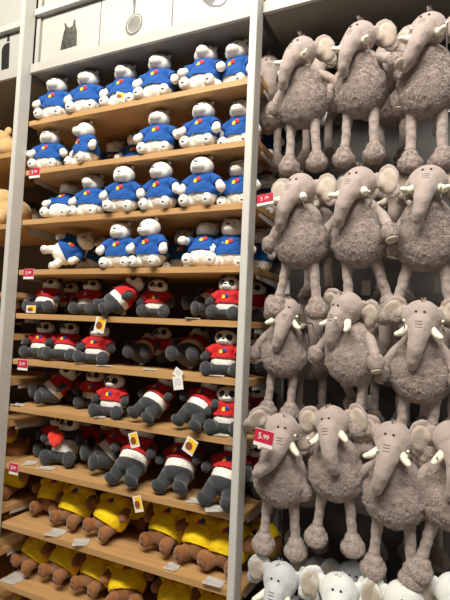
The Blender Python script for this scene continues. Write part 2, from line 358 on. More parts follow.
def make_bear(kind):
    t = Toy(); t.objs = []
    pn = kind in ('panda', 'heart_panda'); br = kind == 'brown'
    t.name = {'white': 'plush_bear', 'panda': 'plush_panda', 'heart_panda': 'plush_panda', 'brown': 'plush_bear'}[kind]
    t.root = empty(t.name); t.objs.append(t.root)
    skin = M['bwhite'] if not br else M['bbrown']; limb = M['bblack'] if pn else skin
    cloth = {'white': M['bblue'], 'panda': M['bred'], 'heart_panda': M['dark'], 'brown': M['byellow']}[kind]
    # torso
    wt = kind == 'white'
    bm = bmesh.new(); ell(bm, (0, 0, .054), (.056 if wt else .053, .049, .054)); ell(bm, (0, .002, .100), (.046, .040, .036))
    tor = fuse(bm, .0035, 8, .0012, 60); add(t, 'torso', 'torso', tor, skin, (0, 0, .05))
    if pn:
        bm = bmesh.new(); ell(bm, (0, -.002, .030), (.0565, .052, .031))
        add(t, 'hips', 'hips', fuse(bm, .0035, 6, .001, 60), limb, (0, 0, .03), label='charcoal hips')
    # head
    bm = bmesh.new()
    if pn:
        ell(bm, (0, -.004, .150), (.043, .036, .034)); ell(bm, (0, -.034, .140), (.020, .017, .014)); ell(bm, (0, -.012, .138), (.036, .028, .022))
    else:
        ell(bm, (0, -.004, .156), (.041, .038, .036)); ell(bm, (0, -.038, .146), (.023, .027, .0195)); ell(bm, (0, -.016, .145), (.036, .032, .028))
    hd = fuse(bm, .003, 7, .0008, 60); tree = bvh(hd); hj = (0, 0, .122)
    h = add(t, 'head', 'head', hd, skin, hj)
    for s in (-1, 1):
        bm = bmesh.new(); q = .031 if pn else .028
        ell(bm, (s*q, .002, .181 if pn else .187), (.0125, .007, .0125) if pn else (.0085, .006, .0085), (0, s*25, 0), 14)
        add(t, 'ear', 'ear', bm_mesh(bm), M['dark'] if pn else skin, (s*q, .002, .176), h)
        ez = .157 if pn else .170; ex = .017 if pn else .015
        if pn:
            add(t, 'patch', 'eye_patch', decal(tree, s*.0185, .156, circ(.0105, .0135, 18, s*28), off=.0004, thick=.0014), M['dark'], (s*.0185, -.03, .156), h)
        hit = tree.ray_cast(Vector((s*ex, -.4, ez)), Vector((0, 1, 0)))[0]
        bm = bmesh.new(); ell(bm, (s*ex, hit.y-(.002 if pn else 0), ez), (.0026, .002, .0026), None, 10)
        add(t, 'eye', 'eye', bm_mesh(bm), M['black'], (s*ex, hit.y, ez), h)
    nz = .149 if pn else .159
    hit = tree.ray_cast(Vector((0, -.4, nz)), Vector((0, 1, 0)))[0]
    bm = bmesh.new(); ell(bm, (0, hit.y-.0005, nz), (.0068, .0032, .0042), None, 12)
    add(t, 'nose', 'nose', bm_mesh(bm), M['dark'], (0, hit.y, nz), h)
    add(t, 'mouth', 'mouth', decal(tree, 0, nz-.011, [(-.006, -.0006), (0, .0002), (.006, -.0006), (.006, -.0018), (0, -.001), (-.006, -.0018)], off=.0002, thick=.0006), M['seam'], (0, hit.y, nz-.011), h)
    # shirt
    bm = bmesh.new(); ell(bm, (0, 0, .060), (.061 if wt else (.065 if br else .0585), .058 if br else .054, .054)); ell(bm, (0, .001, .104), (.051, .045, .036))
    for s in (-1, 1): ell(bm, (s*.034, 0, .109), (.018, .020, .017))
    lo = {'white': .046, 'panda': .066, 'heart_panda': .086, 'brown': .030}[kind]
    sm = shell(fuse(bm, .0035, 5, .0034, 38, seed=3.0), lo, .131, .12)
    tree = bvh(sm); sj = (0, 0, .09)
    sh = add(t, 'shirt', 'chest_band' if kind == 'heart_panda' else 'shirt', sm, cloth, sj)
    if kind != 'heart_panda':
        c1, c2 = {'white': ('e_yel', 'e_red'), 'panda': ('e_yel', 'e_blue'), 'brown': ('e_red', 'e_blue')}[kind]
        for dx, dz, rx, rz, mk, hi in ((-.0062, -.002, .0072, .0082, c1, .0012), (.0062, .003, .0078, .0090, c2, .0020)):
            add(t, 'emblem', 'emblem', decal(tree, dx, .099+dz, circ(rx, rz, 16, 35 if dx > 0 else -20), off=hi), M[mk], (dx, -.04, .099), sh, label='%s round chest patch' % mk[2:].replace('yel', 'yellow'))
    # arms
    for s in (-1, 1):
        k = 'arm_r' if s < 0 else 'arm_l'; j = (s*.038, 0, .110)
        bm = bmesh.new(); chain(bm, [(s*.036, 0, .110, .0145), (s*.058, -.010, .094, .0150), (s*.069, -.022, .077, .0150)], 7); ell(bm, (s*.072, -.026, .071), (.0165, .0165, .0180))
        add(t, k, 'arm', fuse(bm, .003, 6), limb, j)
        if kind != 'heart_panda':
            add(t, k, 'sleeve', tube_open((s*.032, .001, .114), (s*.062, -.014, .089), .0195, .0205, seed=s*5), cloth, j, sh)
        else: pass
    # legs
    for s in (-1, 1):
        k = 'leg_r' if s < 0 else 'leg_l'; j = (s*.028, -.012, .026); g = 1.14 if pn else (.86 if wt else .96); q = .66 if br else (.80 if wt else .9)
        bm = bmesh.new(); chain(bm, [(s*.027, -.010, .026, .024*g), (s*(.036 if not wt else .040), -.050*q, .0235*g, .0205*g)], 7)
        ell(bm, (s*(.041 if not wt else .043), -.070*q, .0265*g), (.0215*g, .017, .0265*g))
        lg = fuse(bm, .003, 6, .001, 60); tree = bvh(lg)
        lo_ = add(t, k, 'leg', lg, limb, j)
        pads = [(-.007, .009), (0, .012), (.007, .009)]
        for a, b in pads:
            add(t, 'toe', 'stitched_toe', decal(tree, s*(.043 if wt else .041)+a, .0275*g+b, circ(.0017, .0024, 8), off=.0002, thick=.0007), M['seam'] if not pn else M['mirror'], (s*.041+a, -.08, .03), lo_)
        add(t, 'sole', 'stitched_sole', decal(tree, s*(.043 if wt else .041), .021*g, circ(.0055, .0030, 12), off=.0002, thick=.0007), M['seam'] if not pn else M['mirror'], (s*.041, -.08, .021), lo_)
    bm = bmesh.new(); ell(bm, (0, .052, .030), (.013, .012, .013), None, 12)
    add(t, 'tail', 'tail', bm_mesh(bm), limb if not pn else M['bwhite'], (0, .045, .03))
    return t

def make_elephant(kind, bend):
    t = Toy(); t.objs = []; t.name = 'plush_elephant'; t.root = empty(t.name); t.objs.append(t.root)
    fur, skin = {'mauve': (M['fur'], M['skin']), 'grey': (M['gfur'], M['gskin']), 'white': (M['wfur'], M['wskin'])}[kind]
    kf = kind
    if kf in EL: base = EL[kf]
    else:
        base = {}
        bm = bmesh.new(); ell(bm, (0, 0, .068), (.093, .070, .090)); ell(bm, (0, 0, .130), (.072, .056, .074)); ell(bm, (0, 0, .185), (.034, .032, .03))
        me = fuse(bm, .0045, 6, .0034, 52, dz=lambda c: max(0., min(1., (.165-c.z)/.05)))
        base['torso'] = shift(tufts(me, 9000, .0062, .0012, lambda c: 1. if c.z < .14 else (.35 if c.z < .165 else .04)), (0, 0, .10))
        for s in (-1, 1):
            bm = bmesh.new(); chain(bm, [(s*.042, -.004, .020, .020), (s*.044, -.006, -.06, .0165), (s*.046, -.006, -.145, .0165)], 10)
            base['leg', s] = shift(fuse(bm, .0035, 5, .0022, 50), (s*.042, -.004, .02))
            bm = bmesh.new(); ell(bm, (s*.046, -.012, -.158), (.038, .038, .031)); ell(bm, (s*.046, -.012, -.135), (.027, .028, .024))
            base['foot', s] = shift(tufts(fuse(bm, .004, 4, .003, 55, seed=s), 1500, .0052, .0011, seed=5), (s*.046, -.006, -.14))
            bm = bmesh.new(); chain(bm, [(s*.040, 0, .165, .017), (s*.068, -.004, .125, .0165), (s*.086, -.010, .075, .0165)], 10)
            base['arm', s] = shift(fuse(bm, .0035, 5, .0015, 50), (s*.042, 0, .165))
            bm = bmesh.new(); ell(bm, (s*.091, -.013, .052), (.028, .024, .031), (0, -s*12, 0))
            base['hand', s] = shift(tufts(fuse(bm, .004, 4, .002, 55), 800, .005, .0011, seed=6), (s*.086, -.010, .07))
            bm = bmesh.new(); ell(bm, (s*.094, -.012, .0245), (.019, .017, .006), (0, -s*12, 0), 16)
            base['pad', s] = shift(bm_mesh(bm), (s*.094, -.012, .026))
            bm = bmesh.new(); ell(bm, (s*.083, .006, .236), (.040, .0085, .047), (0, s*12, -s*22)); ell(bm, (s*.088, .004, .206), (.027, .0075, .034), (0, -s*15, -s*22)); ell(bm, (s*.055, .002, .243), (.018, .008, .028))
            em = fuse(bm, .003, 4, .003, 30, seed=s*4.); tr = bvh(em)
            base['ear', s] = em
            base['lining', s] = shift(decal(tr, s*.0845, .229, circ(.028, .040, 22, s*-8), off=.0002, thick=.0022), (s*.084, 0, .23))
            shift(em, (s*.046, .002, .245))
            bm = bmesh.new(); chain(bm, [(s*.034, -.046, .208, .0125), (s*.050, -.062, .196, .011), (s*.060, -.080, .194, .0075)], 8)
            base['tusk', s] = shift(fuse(bm, .0022, 3), (s*.036, -.046, .208))
        bm = bmesh.new()
        for i in range(9): cap(bm, (random.uniform(-.006, .006), random.uniform(-.02, -.01), .285), (random.uniform(-.014, .014), random.uniform(-.045, -.0), .299+random.uniform(0, .006)), .0016, .0004, 5)
        base['tuft'] = shift(bm_mesh(bm), (0, -.015, .285))
        EL[kf] = base
    hk = (kf, bend)
    bm = bmesh.new(); ell(bm, (0, -.012, .240), (.056, .050, .054)); ell(bm, (0, -.028, .222), (.046, .042, .038))
    b = bend
    chain(bm, [(0, -.050, .222, .036), (b*.10, -.074, .190, .0285), (b*.45, -.086, .155, .0235), (b*1.0, -.082, .122, .0195), (b*1.35, -.072, .104, .0165)], 9)
    hd = fuse(bm, .0035, 6, .0015, 45); tree = bvh(hd); hj = (0, 0, .20)
    add(t, 'torso', 'torso', base['torso'].copy() if False else base['torso'], fur, (0, 0, 0)); t.objs[-1].location = (0, 0, .10); t.objs[-1]['_j'] = [0, 0, .10]
    def pt(key, name, me, m, j, sub=None, label=None):
        par = t.root if sub is None else sub; pj = Vector((0, 0, 0)) if sub is None else Vector(sub['_j'])
        o = bpy.data.objects.new(name, me); COL.objects.link(o)
        if not me.materials: me.materials.append(m)
        o.parent = par; o.location = Vector(j)-pj; o['_j'] = list(j); o['_k'] = key
        if label: o['label'] = label
        t.objs.append(o); return o
    h = add(t, 'head', 'head', hd, skin, hj)
    for s in (-1, 1):
        sd = '_r' if s < 0 else '_l'
        er = pt('ear'+sd, 'ear', base['ear', s], skin, (s*.046, .002, .245), h)
        tk_ = pt('tusk', 'tusk', base['tusk', s], M['tusk'], (s*.036, -.046, .208), h, 'cream felt tusk')
        hit = tree.ray_cast(Vector((s*.0115, -.4, .262)), Vector((0, 1, 0)))[0]
        bm = bmesh.new(); ell(bm, (s*.0115, hit.y-.0008, .262), (.0038, .003, .0038), None, 12)
        add(t, 'eye', 'eye', bm_mesh(bm), M['black'], (s*.0115, hit.y, .262), h)
        ln = pt('lining'+sd, 'ear_lining', base['lining', s], M['inner'], (s*.084, 0, .23), h, 'taupe ear lining')
        lg = pt('leg'+sd, 'leg', base['leg', s], skin, (s*.042, -.004, .02)); pt('f', 'furry_foot', base['foot', s], fur, (s*.046, -.006, -.14), lg)
        ar = pt('arm'+sd, 'arm', base['arm', s], skin, (s*.042, 0, .165)); pt('h', 'furry_hand', base['hand', s], fur, (s*.086, -.010, .07), ar)
        pt('p', 'hand_pad', base['pad', s], M['inner'], (s*.094, -.012, .026), ar)
    for k in range(3):
        add(t, 'crease', 'stitched_crease', decal(tree, 0.0005*k, .236-.008*k, [(-.010, .0005), (0, .0016), (.010, .0005), (.010, -.0006), (0, .0004), (-.010, -.0006)], off=.0001, thick=.0006), M['seam'], (0, -.09, .236-.008*k), h)
    pt('tuft', 'hair_tuft', base['tuft'], fur, (0, -.015, .285), h)
    return t
EL = {}

def dup(t, loc, rot, pose={}, scale=1.0, first=[]):
    """a copy of a toy with every part and sub-part; pose turns parts about their joints"""
    if not getattr(t, 'used', False):
        t.used = True; mp = {o: o for o in t.objs}
    else:
        mp = {}
        for o in t.objs:
            c = o.copy(); COL.objects.link(c); mp[o] = c
        for o in t.objs[1:]: mp[o].parent = mp[o.parent]
        for o in t.objs[1:]:
            mp[o].rotation_euler = (0, 0, 0); mp[o].location = o['_l']
    r = mp[t.objs[0]]; r.location = loc; r.rotation_mode = 'XYZ'; r.rotation_euler = rot.to_euler('XYZ'); r.scale = (scale,)*3
    for o in t.objs[1:]:
        if '_l' not in o: o['_l'] = list(o.location)
        a = pose.get(o.get('_k'))
        if a:
            if o['_k'].startswith('lining'):   # lining turns about the ear's joint
                ear = next(q for q in t.objs[1:] if q['_k'] == 'ear'+o['_k'][6:])
                e = Euler([R(v) for v in a]); off = Vector(o['_j'])-Vector(ear['_j'])
                mp[o].rotation_euler = e; mp[o].location = Vector(ear['_j'])-Vector(o.parent['_j'])+e.to_matrix() @ off
            else: mp[o].rotation_euler = Euler([R(v) for v in a])
    return r, [mp[o] for o in t.objs]
def rotm(yaw, tilt, roll):
    return (Matrix.Rotation(R(yaw), 3, 'Z') @ Matrix.Rotation(R(roll), 3, 'Y') @ Matrix.Rotation(R(-tilt), 3, 'X')).to_4x4()

SETTLE = []   # (root, objs, shelf z, ceiling z)
BEARS = {k: make_bear(k) for k in ('white', 'panda', 'heart_panda', 'brown')}
GR = {'white': 'white plush bears in blue shirts', 'panda': 'plush pandas in red shirts', 'heart_panda': 'plush pandas in red shirts', 'brown': 'brown plush bears in yellow shirts'}
def bear(kind, px, k, Y, label, yaw=0, tilt=4, roll=0, leg=None, hd=(0, 0, 0), arm=0, sc=None, splay=0, lift=0.0, z=None, drop=0):
    zz = (Z[k] if z is None else z)
    if kind == 'white' and k < 5 and Y < .13: Y -= .028 if Y < .12 else .01; tilt -= 5 if tilt < 20 else 0; sc = 1.08 if k == 1 else 1.03
    if sc is None: sc = {'white': 1.0, 'panda': .91, 'heart_panda': 1.0, 'brown': 1.12}[kind]
    if kind == 'panda' and 5 <= k <= 7 and Y < .115 and tilt < 25: Y -= .025
    if kind == 'brown' and Y < .2 and k < 11: sc *= 1.12; tilt += 8; leg = tilt+8
    leg = tilt if leg is None else leg
    rg = random.Random(px*7+k)
    ja = lambda a: rg.uniform(-a, a)
    lp = dict(head=(hd[0]+ja(3), hd[1]+ja(4), hd[2]+ja(6)),
              arm_r=(arm+ja(10), ja(8), ja(10)), arm_l=(arm+ja(10), ja(8), ja(10)),
              leg_r=(leg+drop+ja(3), 0, -splay+ja(4)), leg_l=(leg+drop+ja(3), 0, splay+ja(4)))
    zc = zz+.06
    r, ob = dup(BEARS[kind], (x_at(px, Y, zc), Y, zz), rotm(yaw+ja(3), tilt, roll), lp, sc)
    for o in ob:
        for q in ('label', 'category', 'group'):
            if q in o and o is r: del o[q]
    tag(r, label, 'plush panda' if 'panda' in kind else 'plush bear', GR[kind])
    SETTLE.append((r, ob, zz+lift, px)); r['_d'] = drop; return r

# ------------------------------------------------------------------ toys on the shelves
T = 'blue-shirted white plush bear on the topmost board, '
bear('white', 55, 1, .09, T+'at the far left by the post', 6)
bear('white', 88, 1, .09, T+'second from the left, arms over its belly', 10, 6)
bear('white', 124, 1, .10, T+'third from the left, behind a paper tag', 4, 8, splay=10)
bear('white', 158, 1, .09, T+'fourth from the left with both feet spread', 8, 8, splay=8)
bear('white', 203, 1, .09, T+'second from the right, leaning slightly back', 2, 12)
bear('white', 238, 1, .12, T+'rightmost, partly behind the tall steel post', -8, 2)
T = 'blue-shirted white plush bear on the second board, '
bear('white', 49, 2, .09, T+'leftmost, just above the price tag', 14, 6)
bear('white', 87, 2, .09, T+'second from the left, turned sideways', -14, 2, hd=(0, 0, -8))
bear('white', 113, 2, .23, T+'set far back between two front bears', 10, 8)
bear('white', 136, 2, .20, T+'set back left of the middle one', 14, 2)
bear('white', 159, 2, .09, T+'front middle one with a wide belly', 8, 6)
bear('white', 203, 2, .09, T+'second from the right, paws at its side', 0, 6)
bear('white', 241, 2, .12, T+'rightmost, behind the tall steel post', -4, 2)
T = 'blue-shirted white plush bear on the third board, '
bear('white', 60, 3, .10, T+'leftmost, slumped back with a bulging belly', 8, 26, leg=26, sc=1.15)
bear('white', 91, 3, .10, T+'second from the left in shadow', 8, 10)
bear('white', 125, 3, .075, T+'third from the left with a dark nose', 10, 0)
bear('white', 163, 3, .08, T+'fourth from the left, head turned left', -4, 0, hd=(0, 0, -6))
bear('white', 203, 3, .08, T+'second from the right, sitting straight', 2, 0)
bear('white', 240, 3, .12, T+'rightmost, half hidden by the tall steel post', -4, 6)
T = 'blue-shirted white plush bear on the fourth board, '
bear('white', 54, 4, .10, T+'lying on its side, feet leftwards', 6, 22, 56, leg=62, hd=(0, 0, 10), sc=1.32)
bear('white', 92, 4, .26, T+'in shadow behind the one on its side', 0, 10, 20, leg=20)
bear('white', 121, 4, .09, T+'sitting right of the lying one', 10, 2)
bear('white', 152, 4, .07, T+'sitting forward at the middle with shirt low', 2, 0, hd=(4, 0, -8))
bear('white', 183, 4, .22, T+'set back in shadow behind the middle one', 6, 4)
bear('white', 203, 4, .10, T+'leaning back with paws up', 8, 20, arm=-20)
bear('white', 232, 4, .12, T+'rightmost in front, beside the tall steel post', 4, 4)
bear('white', 258, 4, .27, T+'far back, right of the steel post', -6, 4)
for k, tt in ((1, 'topmost'), (2, 'second'), (3, 'third')):
    bear('white', 263+k, k, .28, 'blue-shirted white plush bear at the back right corner of the %s board' % tt, -8, 2)
T = 'red-shirted plush panda on the fifth board, '
bear('panda', 42, 5, .10, T+'leftmost, slouching with legs wide', 6, 20, splay=18)
bear('panda', 66, 5, .24, T+'deep in shadow behind the leftmost two', 4, 4)
bear('panda', 88, 5, .13, T+'set back behind the sprawling one', 12, 14)
bear('panda', 110, 5, .03, T+'sprawling with both feet over the edge', -34, 42, 14, sc=1.2, drop=30)
bear('panda', 157, 5, .12, T+'sitting upright in the middle facing out', 22, 0, splay=6)
bear('panda', 198, 5, .13, T+'fallen on its back with grey soles forward', -30, 52, 18, leg=60, sc=.98)
bear('panda', 229, 5, .085, T+'rightmost, beside the tall steel post', 0, 0)
bear('panda', 255, 5, .24, T+'seen to the right of the steel post', -8, 0)
T = 'red-shirted plush panda on the sixth board, '
bear('panda', 34, 6, .10, T+'leftmost, head tipped by the post', 10, 12, splay=12)
bear('panda', 65, 6, .10, T+'second from the left with blue and yellow patch', 14, 14, splay=14)
bear('panda', 97, 6, .085, T+'third from the left behind a yellow tag', 8, 6, splay=16, sc=1.0)
bear('panda', 139, 6, .12, T+'fallen back, one round sole showing', 18, 66, 0, leg=72)
bear('panda', 161, 6, .25, T+'far back in the shadow between two fallen ones', 4, 4)
bear('panda', 186, 6, .11, T+'fallen back showing two grey soles', 6, 58, 0, leg=62, sc=1.06)
bear('panda', 225, 6, .09, T+'rightmost, upright beside the tall steel post', 6, 2, splay=14)
bear('panda', 258, 6, .22, T+'seen to the right of the steel post', -6, 2)
T = 'red-shirted plush panda on the seventh board, '
bear('panda', 45, 7, .10, T+'leftmost, reclining with legs to the left', -26, 40, 14, leg=46, sc=1.02)
bear('panda', 70, 7, .24, T+'deep in shadow behind the left pair', 4, 6)
bear('panda', 94, 7, .17, T+'set back left of the upright small one', 10, 6)
bear('panda', 113, 7, .09, T+'sitting upright with a clear face', 6, 4, splay=14, sc=.95)
bear('panda', 147, 7, .03, T+'reclining with thick legs over the edge', -16, 42, 4, sc=1.22, drop=42, splay=-4)
bear('panda', 192, 7, .02, T+'reclining under a hanging white tag', -12, 42, 6, sc=1.26, drop=44, splay=-4)
bear('panda', 228, 7, .09, T+'rightmost, face pressed beside the tall steel post', 10, 2, splay=6)
bear('panda', 256, 7, .22, T+'seen to the right of the steel post', -6, 2)
T = 'red-shirted plush panda on the eighth board, '
bear('panda', 38, 8, .20, T+'leftmost, sitting back behind the heart holder', 14, 10, splay=8, sc=1.05)
hp = bear('heart_panda', 64, 8, .12, 'shirtless plush panda hugging a red heart on the eighth board', 14, 12, splay=12, arm=-35, sc=1.12)
bear('panda', 84, 8, .27, T+'far back behind the heart holder', 0, 6, sc=1.1)
bear('panda', 100, 8, .12, T+'reclining right of the heart holder', -30, 42, 12, leg=44, sc=1.2)
bear('panda', 108, 8, .27, T+'far back in the shadow near the middle', 4, 4, sc=1.1)
bear('panda', 128, 8, .035, T+'reclining under the left yellow tag', -4, 36, -4, sc=1.24, drop=46, splay=-4)
bear('panda', 176, 8, .055, T+'reclining with white belly under the right yellow tag', -4, 34, -8, sc=1.22, drop=36)
bear('panda', 222, 8, .03, T+'rightmost, leaning back beside the tall steel post', -8, 34, 0, sc=1.24, drop=50)
bear('panda', 256, 8, .24, T+'seen to the right of the steel post', -6, 2, sc=1.1)
T = 'yellow-shirted brown plush bear on the ninth board, '
bear('brown', 42, 9, .14, T+'leftmost, leaning back', 8, 24, leg=26, sc=1.25)
bear('brown', 70, 9, .10, T+'second from the left, slumped low', -6, 23, leg=25)
bear('brown', 84, 9, .27, T+'set far back behind the left three', 4, 4, sc=1.2)
bear('brown', 103, 9, .085, T+'third from the left with a wide shirt', -14, 24, 6, leg=26, sc=1.3)
bear('brown', 137, 9, .26, T+'set back in the gap at the middle', 6, 6, sc=1.2)
bear('brown', 161, 9, .095, T+'middle one with an empty sleeve opening', -8, 28, 0, leg=30, sc=1.2)
bear('brown', 170, 9, .28, T+'behind the one with the empty sleeve', 6, 4, sc=1.22)
bear('brown', 197, 9, .085, T+'second from the right, paw on chest', -4, 25, 0, leg=27, sc=1.15)
bear('brown', 206, 9, .27, T+'far back under the board, face in shadow', 4, 4, sc=1.22)
bear('brown', 224, 9, .085, T+'rightmost, beside the tall steel post', -6, 21, 0, leg=23, sc=1.2)
bear('brown', 258, 9, .22, T+'seen to the right of the steel post', -6, 8, sc=1.15)
T = 'yellow-shirted brown plush bear on the tenth board, '
bear('brown', 28, 10, .10, T+'leftmost with its feet out', -16, 30, 0, leg=32, sc=1.15)
bear('brown', 16, 10, .27, T+'far back at the left corner', 4, 8, sc=1.15)
bear('brown', 57, 10, .09, T+'second from the left, soles showing', -8, 33, 0, leg=35, sc=1.2)
bear('brown', 70, 10, .28, T+'set back behind the left pair', 4, 6, sc=1.2)
bear('brown', 90, 10, .085, T+'third from the left with round belly', -4, 31, 0, leg=33, sc=1.28)
bear('brown', 125, 10, .085, T+'middle one with its back half turned', 24, 29, 0, leg=31, sc=1.2)
bear('brown', 140, 10, .27, T+'far back behind the middle one', 0, 4, sc=1.2)
bear('brown', 172, 10, .10, T+'second from the right, low down', 6, 28, 0, leg=30, sc=1.15)
bear('brown', 212, 10, .10, T+'rightmost at the foot of the steel post', 0, 28, 0, leg=30, sc=1.15)
bear('brown', 10, 11, .13, 'brown plush bear on the lowest board at the bottom left corner', -10, 24, 0, sc=1.2)
bear('brown', 40, 11, .13, 'brown plush bear on the lowest board, second from the left', 0, 20, 0, sc=1.2)

# red heart hugged by the panda
def heart():
    r = empty('plush_heart'); bm = bmesh.new()
    for s in (-1, 1): ell(bm, (s*.013, 0, .010), (.019, .013, .019)); ell(bm, (s*.007, 0, -.006), (.017, .012, .016), (0, s*30, 0))
    ell(bm, (0, 0, -.018), (.010, .010, .012)); link('body', fuse(bm, .0025, 5), M['heart'], r)
    bm = bmesh.new(); ell(bm, (.004, 0, .030), (.010, .003, .005), (0, -25, 0), 12); link('leaf', bm_mesh(bm), M['leaf'], r)
    return r
HEART = heart(); tag(HEART, 'bright red plush heart with a green leaf held by a panda', 'plush heart')

# tan toys in the left-hand bay
def tan_toy(px, z, label, sc):
    t = Toy(); r = empty('plush_toy', (x_at(px, .13, z+.1), .13, z)); tag(r, label, 'plush toy', 'tan plush toys of the left-hand bay')
    bm = bmesh.new(); ell(bm, (0, 0, .075), (.15, .10, .075)); ell(bm, (.03, -.03, .12), (.08, .07, .055)); link('body', fuse(bm, .006, 8, .004, 20), M['tan'], r)
    for s in (-1, 1):
        bm = bmesh.new(); ell(bm, (s*.06+.03, -.02, .165), (.022, .012, .022), (0, s*20, 0)); link('ear', bm_mesh(bm), M['tan'], r)
        bm = bmesh.new(); chain(bm, [(s*.08, -.06, .05, .032), (s*.11, -.10, .030, .028)], 8); link('leg', fuse(bm, .005, 6), M['tan'], r)
    r.scale = (sc,)*3
    return r
tan_toy(-2, LB[0], 'tan short-haired plush toy on the upper board of the left bay', 1.0)
tan_toy(2, LB[1], 'tan rounded plush toy on the lower board of the left bay', 1.15)
bear('heart_panda', 25, 3, .25, 'white and black plush panda behind the left post, third board level', 20, 10, 50, leg=60, sc=1.0, z=LB[1])
bear('panda', 12, 5, .25, 'plush panda in the left bay behind the left post, fifth board level', 0, 4, z=LB[3])
bear('brown', 6, 9, .12, 'dark brown plush bear in the left bay just left of the yellow shirts', 0, 10, z=LB[7], sc=1.2)
bear('brown', -3, 8, .12, 'brown plush bear at the left picture edge in the left bay', 0, 10, z=LB[6], sc=1.1)

# ------------------------------------------------------------------ settle the toys on their boards
for r, ob, z, px in SETTLE:
    if r['label'].startswith('red') and abs(r.rotation_euler.x) < .4 and z < Z[4] and z > Z[8]: r.scale.x *= 1.13; r.scale.y *= 1.05
    if r['label'].startswith('blue') and abs(r.rotation_euler.y) < .3: r.scale.x *= 1.10
bpy.context.view_layer.update()
VC = {}
def verts(me):
    if me.name not in VC:
        a = np.empty(len(me.vertices)*3); me.vertices.foreach_get('co', a); VC[me.name] = a.reshape(-1, 3)[::3]
    return VC[me.name]
def bounds(objs):
    lo = np.full(3, 9.); hi = -lo
    for o in objs:
        if o.type != 'MESH': continue
        m = np.array(o.matrix_world); v = verts(o.data) @ m[:3, :3].T+m[:3, 3]
        lo = np.minimum(lo, v.min(0)); hi = np.maximum(hi, v.max(0))
    return lo, hi
def board_low(ob):
    q = 9
    for o in ob:
        if o.type == 'MESH':
            m = np.array(o.matrix_world); v = verts(o.data) @ m[:3, :3].T+m[:3, 3]; v = v[v[:, 1] > -.002]
            if len(v): q = min(q, v[:, 2].min())
    return q
for r, ob, z, px in SETTLE:
    lo, hi = bounds(ob)
    if r['_d']: lo[2] = board_low(ob)
    r.location.z += z+.0005-lo[2]
    top = min([q for q in Z if q > z+.05]+[9])-.025; hh = -1
    for o in ob:
        if o.type == 'MESH':
            m = np.array(o.matrix_world); v = verts(o.data) @ m[:3, :3].T+m[:3, 3]; v = v[v[:, 1] > -.004]
            if len(v): hh = max(hh, v[:, 2].max())
    hh -= lo[2]
    if abs(z-Z[1]) < .01: top = Z[0]-.001
    if px > 12 and hh > top-z: r.scale *= (top-z)/hh; pass
    if hi[1] > DEP+.008: r.location.y -= hi[1]-DEP-.008
    xl = PX[2]+PW+.05
    if px > 30 and px < 250 and hi[0] > xl: r.location.x -= hi[0]-xl
    xr = PX[1]+PW-.004
    if px > 30 and lo[0] < xr: r.location.x += xr-lo[0]
bpy.context.view_layer.update()
hm_ = hp.matrix_world; HEART.matrix_world = Matrix.Translation(hm_ @ Vector((-.010, -.070, .090))) @ hm_.to_quaternion().to_matrix().to_4x4() @ Matrix.Scale(1.2, 4)

# ------------------------------------------------------------------ hanging elephants
EB = {}
def elephant(px, py, Y, label, yaw=0, hd=(0, 0, 0), bend=0.0, tilt=-6, ar=(0, 0, 0), al=(0, 0, 0), lr=(0, 0, 0), ll=(0, 0, 0), er=(0, 0, 0), el=(0, 0, 0), sc=1.0, kind='mauve', roll=0, grp='mauve-grey plush elephants hanging on hooks'):
    key = (kind, bend)
    if key not in EB: EB[key] = make_elephant(kind, bend)
    p = unp(px, py, Y)
    pose = dict(head=hd, arm_r=ar, arm_l=al, leg_r=lr, leg_l=ll, ear_r=er, ear_l=el, lining_r=er, lining_l=el)
    c = rotm(yaw, tilt, roll)
    r, ob = dup(EB[key], p-(c @ Vector((0, 0, .085)))*sc, c, pose, sc)
    for q in ('label', 'group', 'category'):
        if q in r: del r[q]
    tag(r, label, 'plush elephant', grp)
    return r
L = 'mauve-grey plush elephant in the '
Y0 = -.02
# top row
elephant(303, 98, Y0, L+'top row, nearest the tall steel post', -8, (-4, 2, -10), -.02, el=(0, -28, 55), er=(0, 30, -50), ar=(0, 12, 0), al=(20, -30, 0), sc=.93, lr=(0, 2, 0), ll=(0, -3, 0))
elephant(361, 86, Y0, L+'top row, middle one with trunk turned left', -8, (-4, 2, -10), -.015, el=(0, -25, 50), er=(0, 20, -40), al=(-30, -30, 0), ar=(0, 15, 0), sc=.93, lr=(0, 4, 0))
elephant(427, 84, Y0, L+'top row, right one with head highest', -2, (-8, 2, -8), -.03, er=(0, 25, -35), el=(0, -20, 40), al=(0, 10, 0), ar=(0, -5, 0), sc=.97)
# second row
elephant(301, 237, Y0, L+'second row, beside the upper price tag', -6, (-6, 2, -10), -.02, er=(0, 15, 0), el=(0, -15, 25), ar=(10, 15, 0), al=(0, 15, 0), sc=.98, lr=(0, 13, 0), ll=(0, -4, 0))
elephant(360, 234, Y0, L+'second row, middle one with a pale hand forward', -8, (-6, 2, -10), -.02, el=(0, -20, 10), er=(0, 20, -35), al=(-25, -10, 0), ar=(0, 20, 0), sc=.98, lr=(0, -4, 0), ll=(10, -14, 0))
elephant(426, 236, Y0, L+'second row, right one facing forward', 0, (-14, 2, -2), -.01, er=(0, 30, -60), el=(0, -30, 60), al=(0, 0, 0), ar=(0, 0, 0), sc=.98, lr=(0, 14, 0), ll=(0, -10, 0))
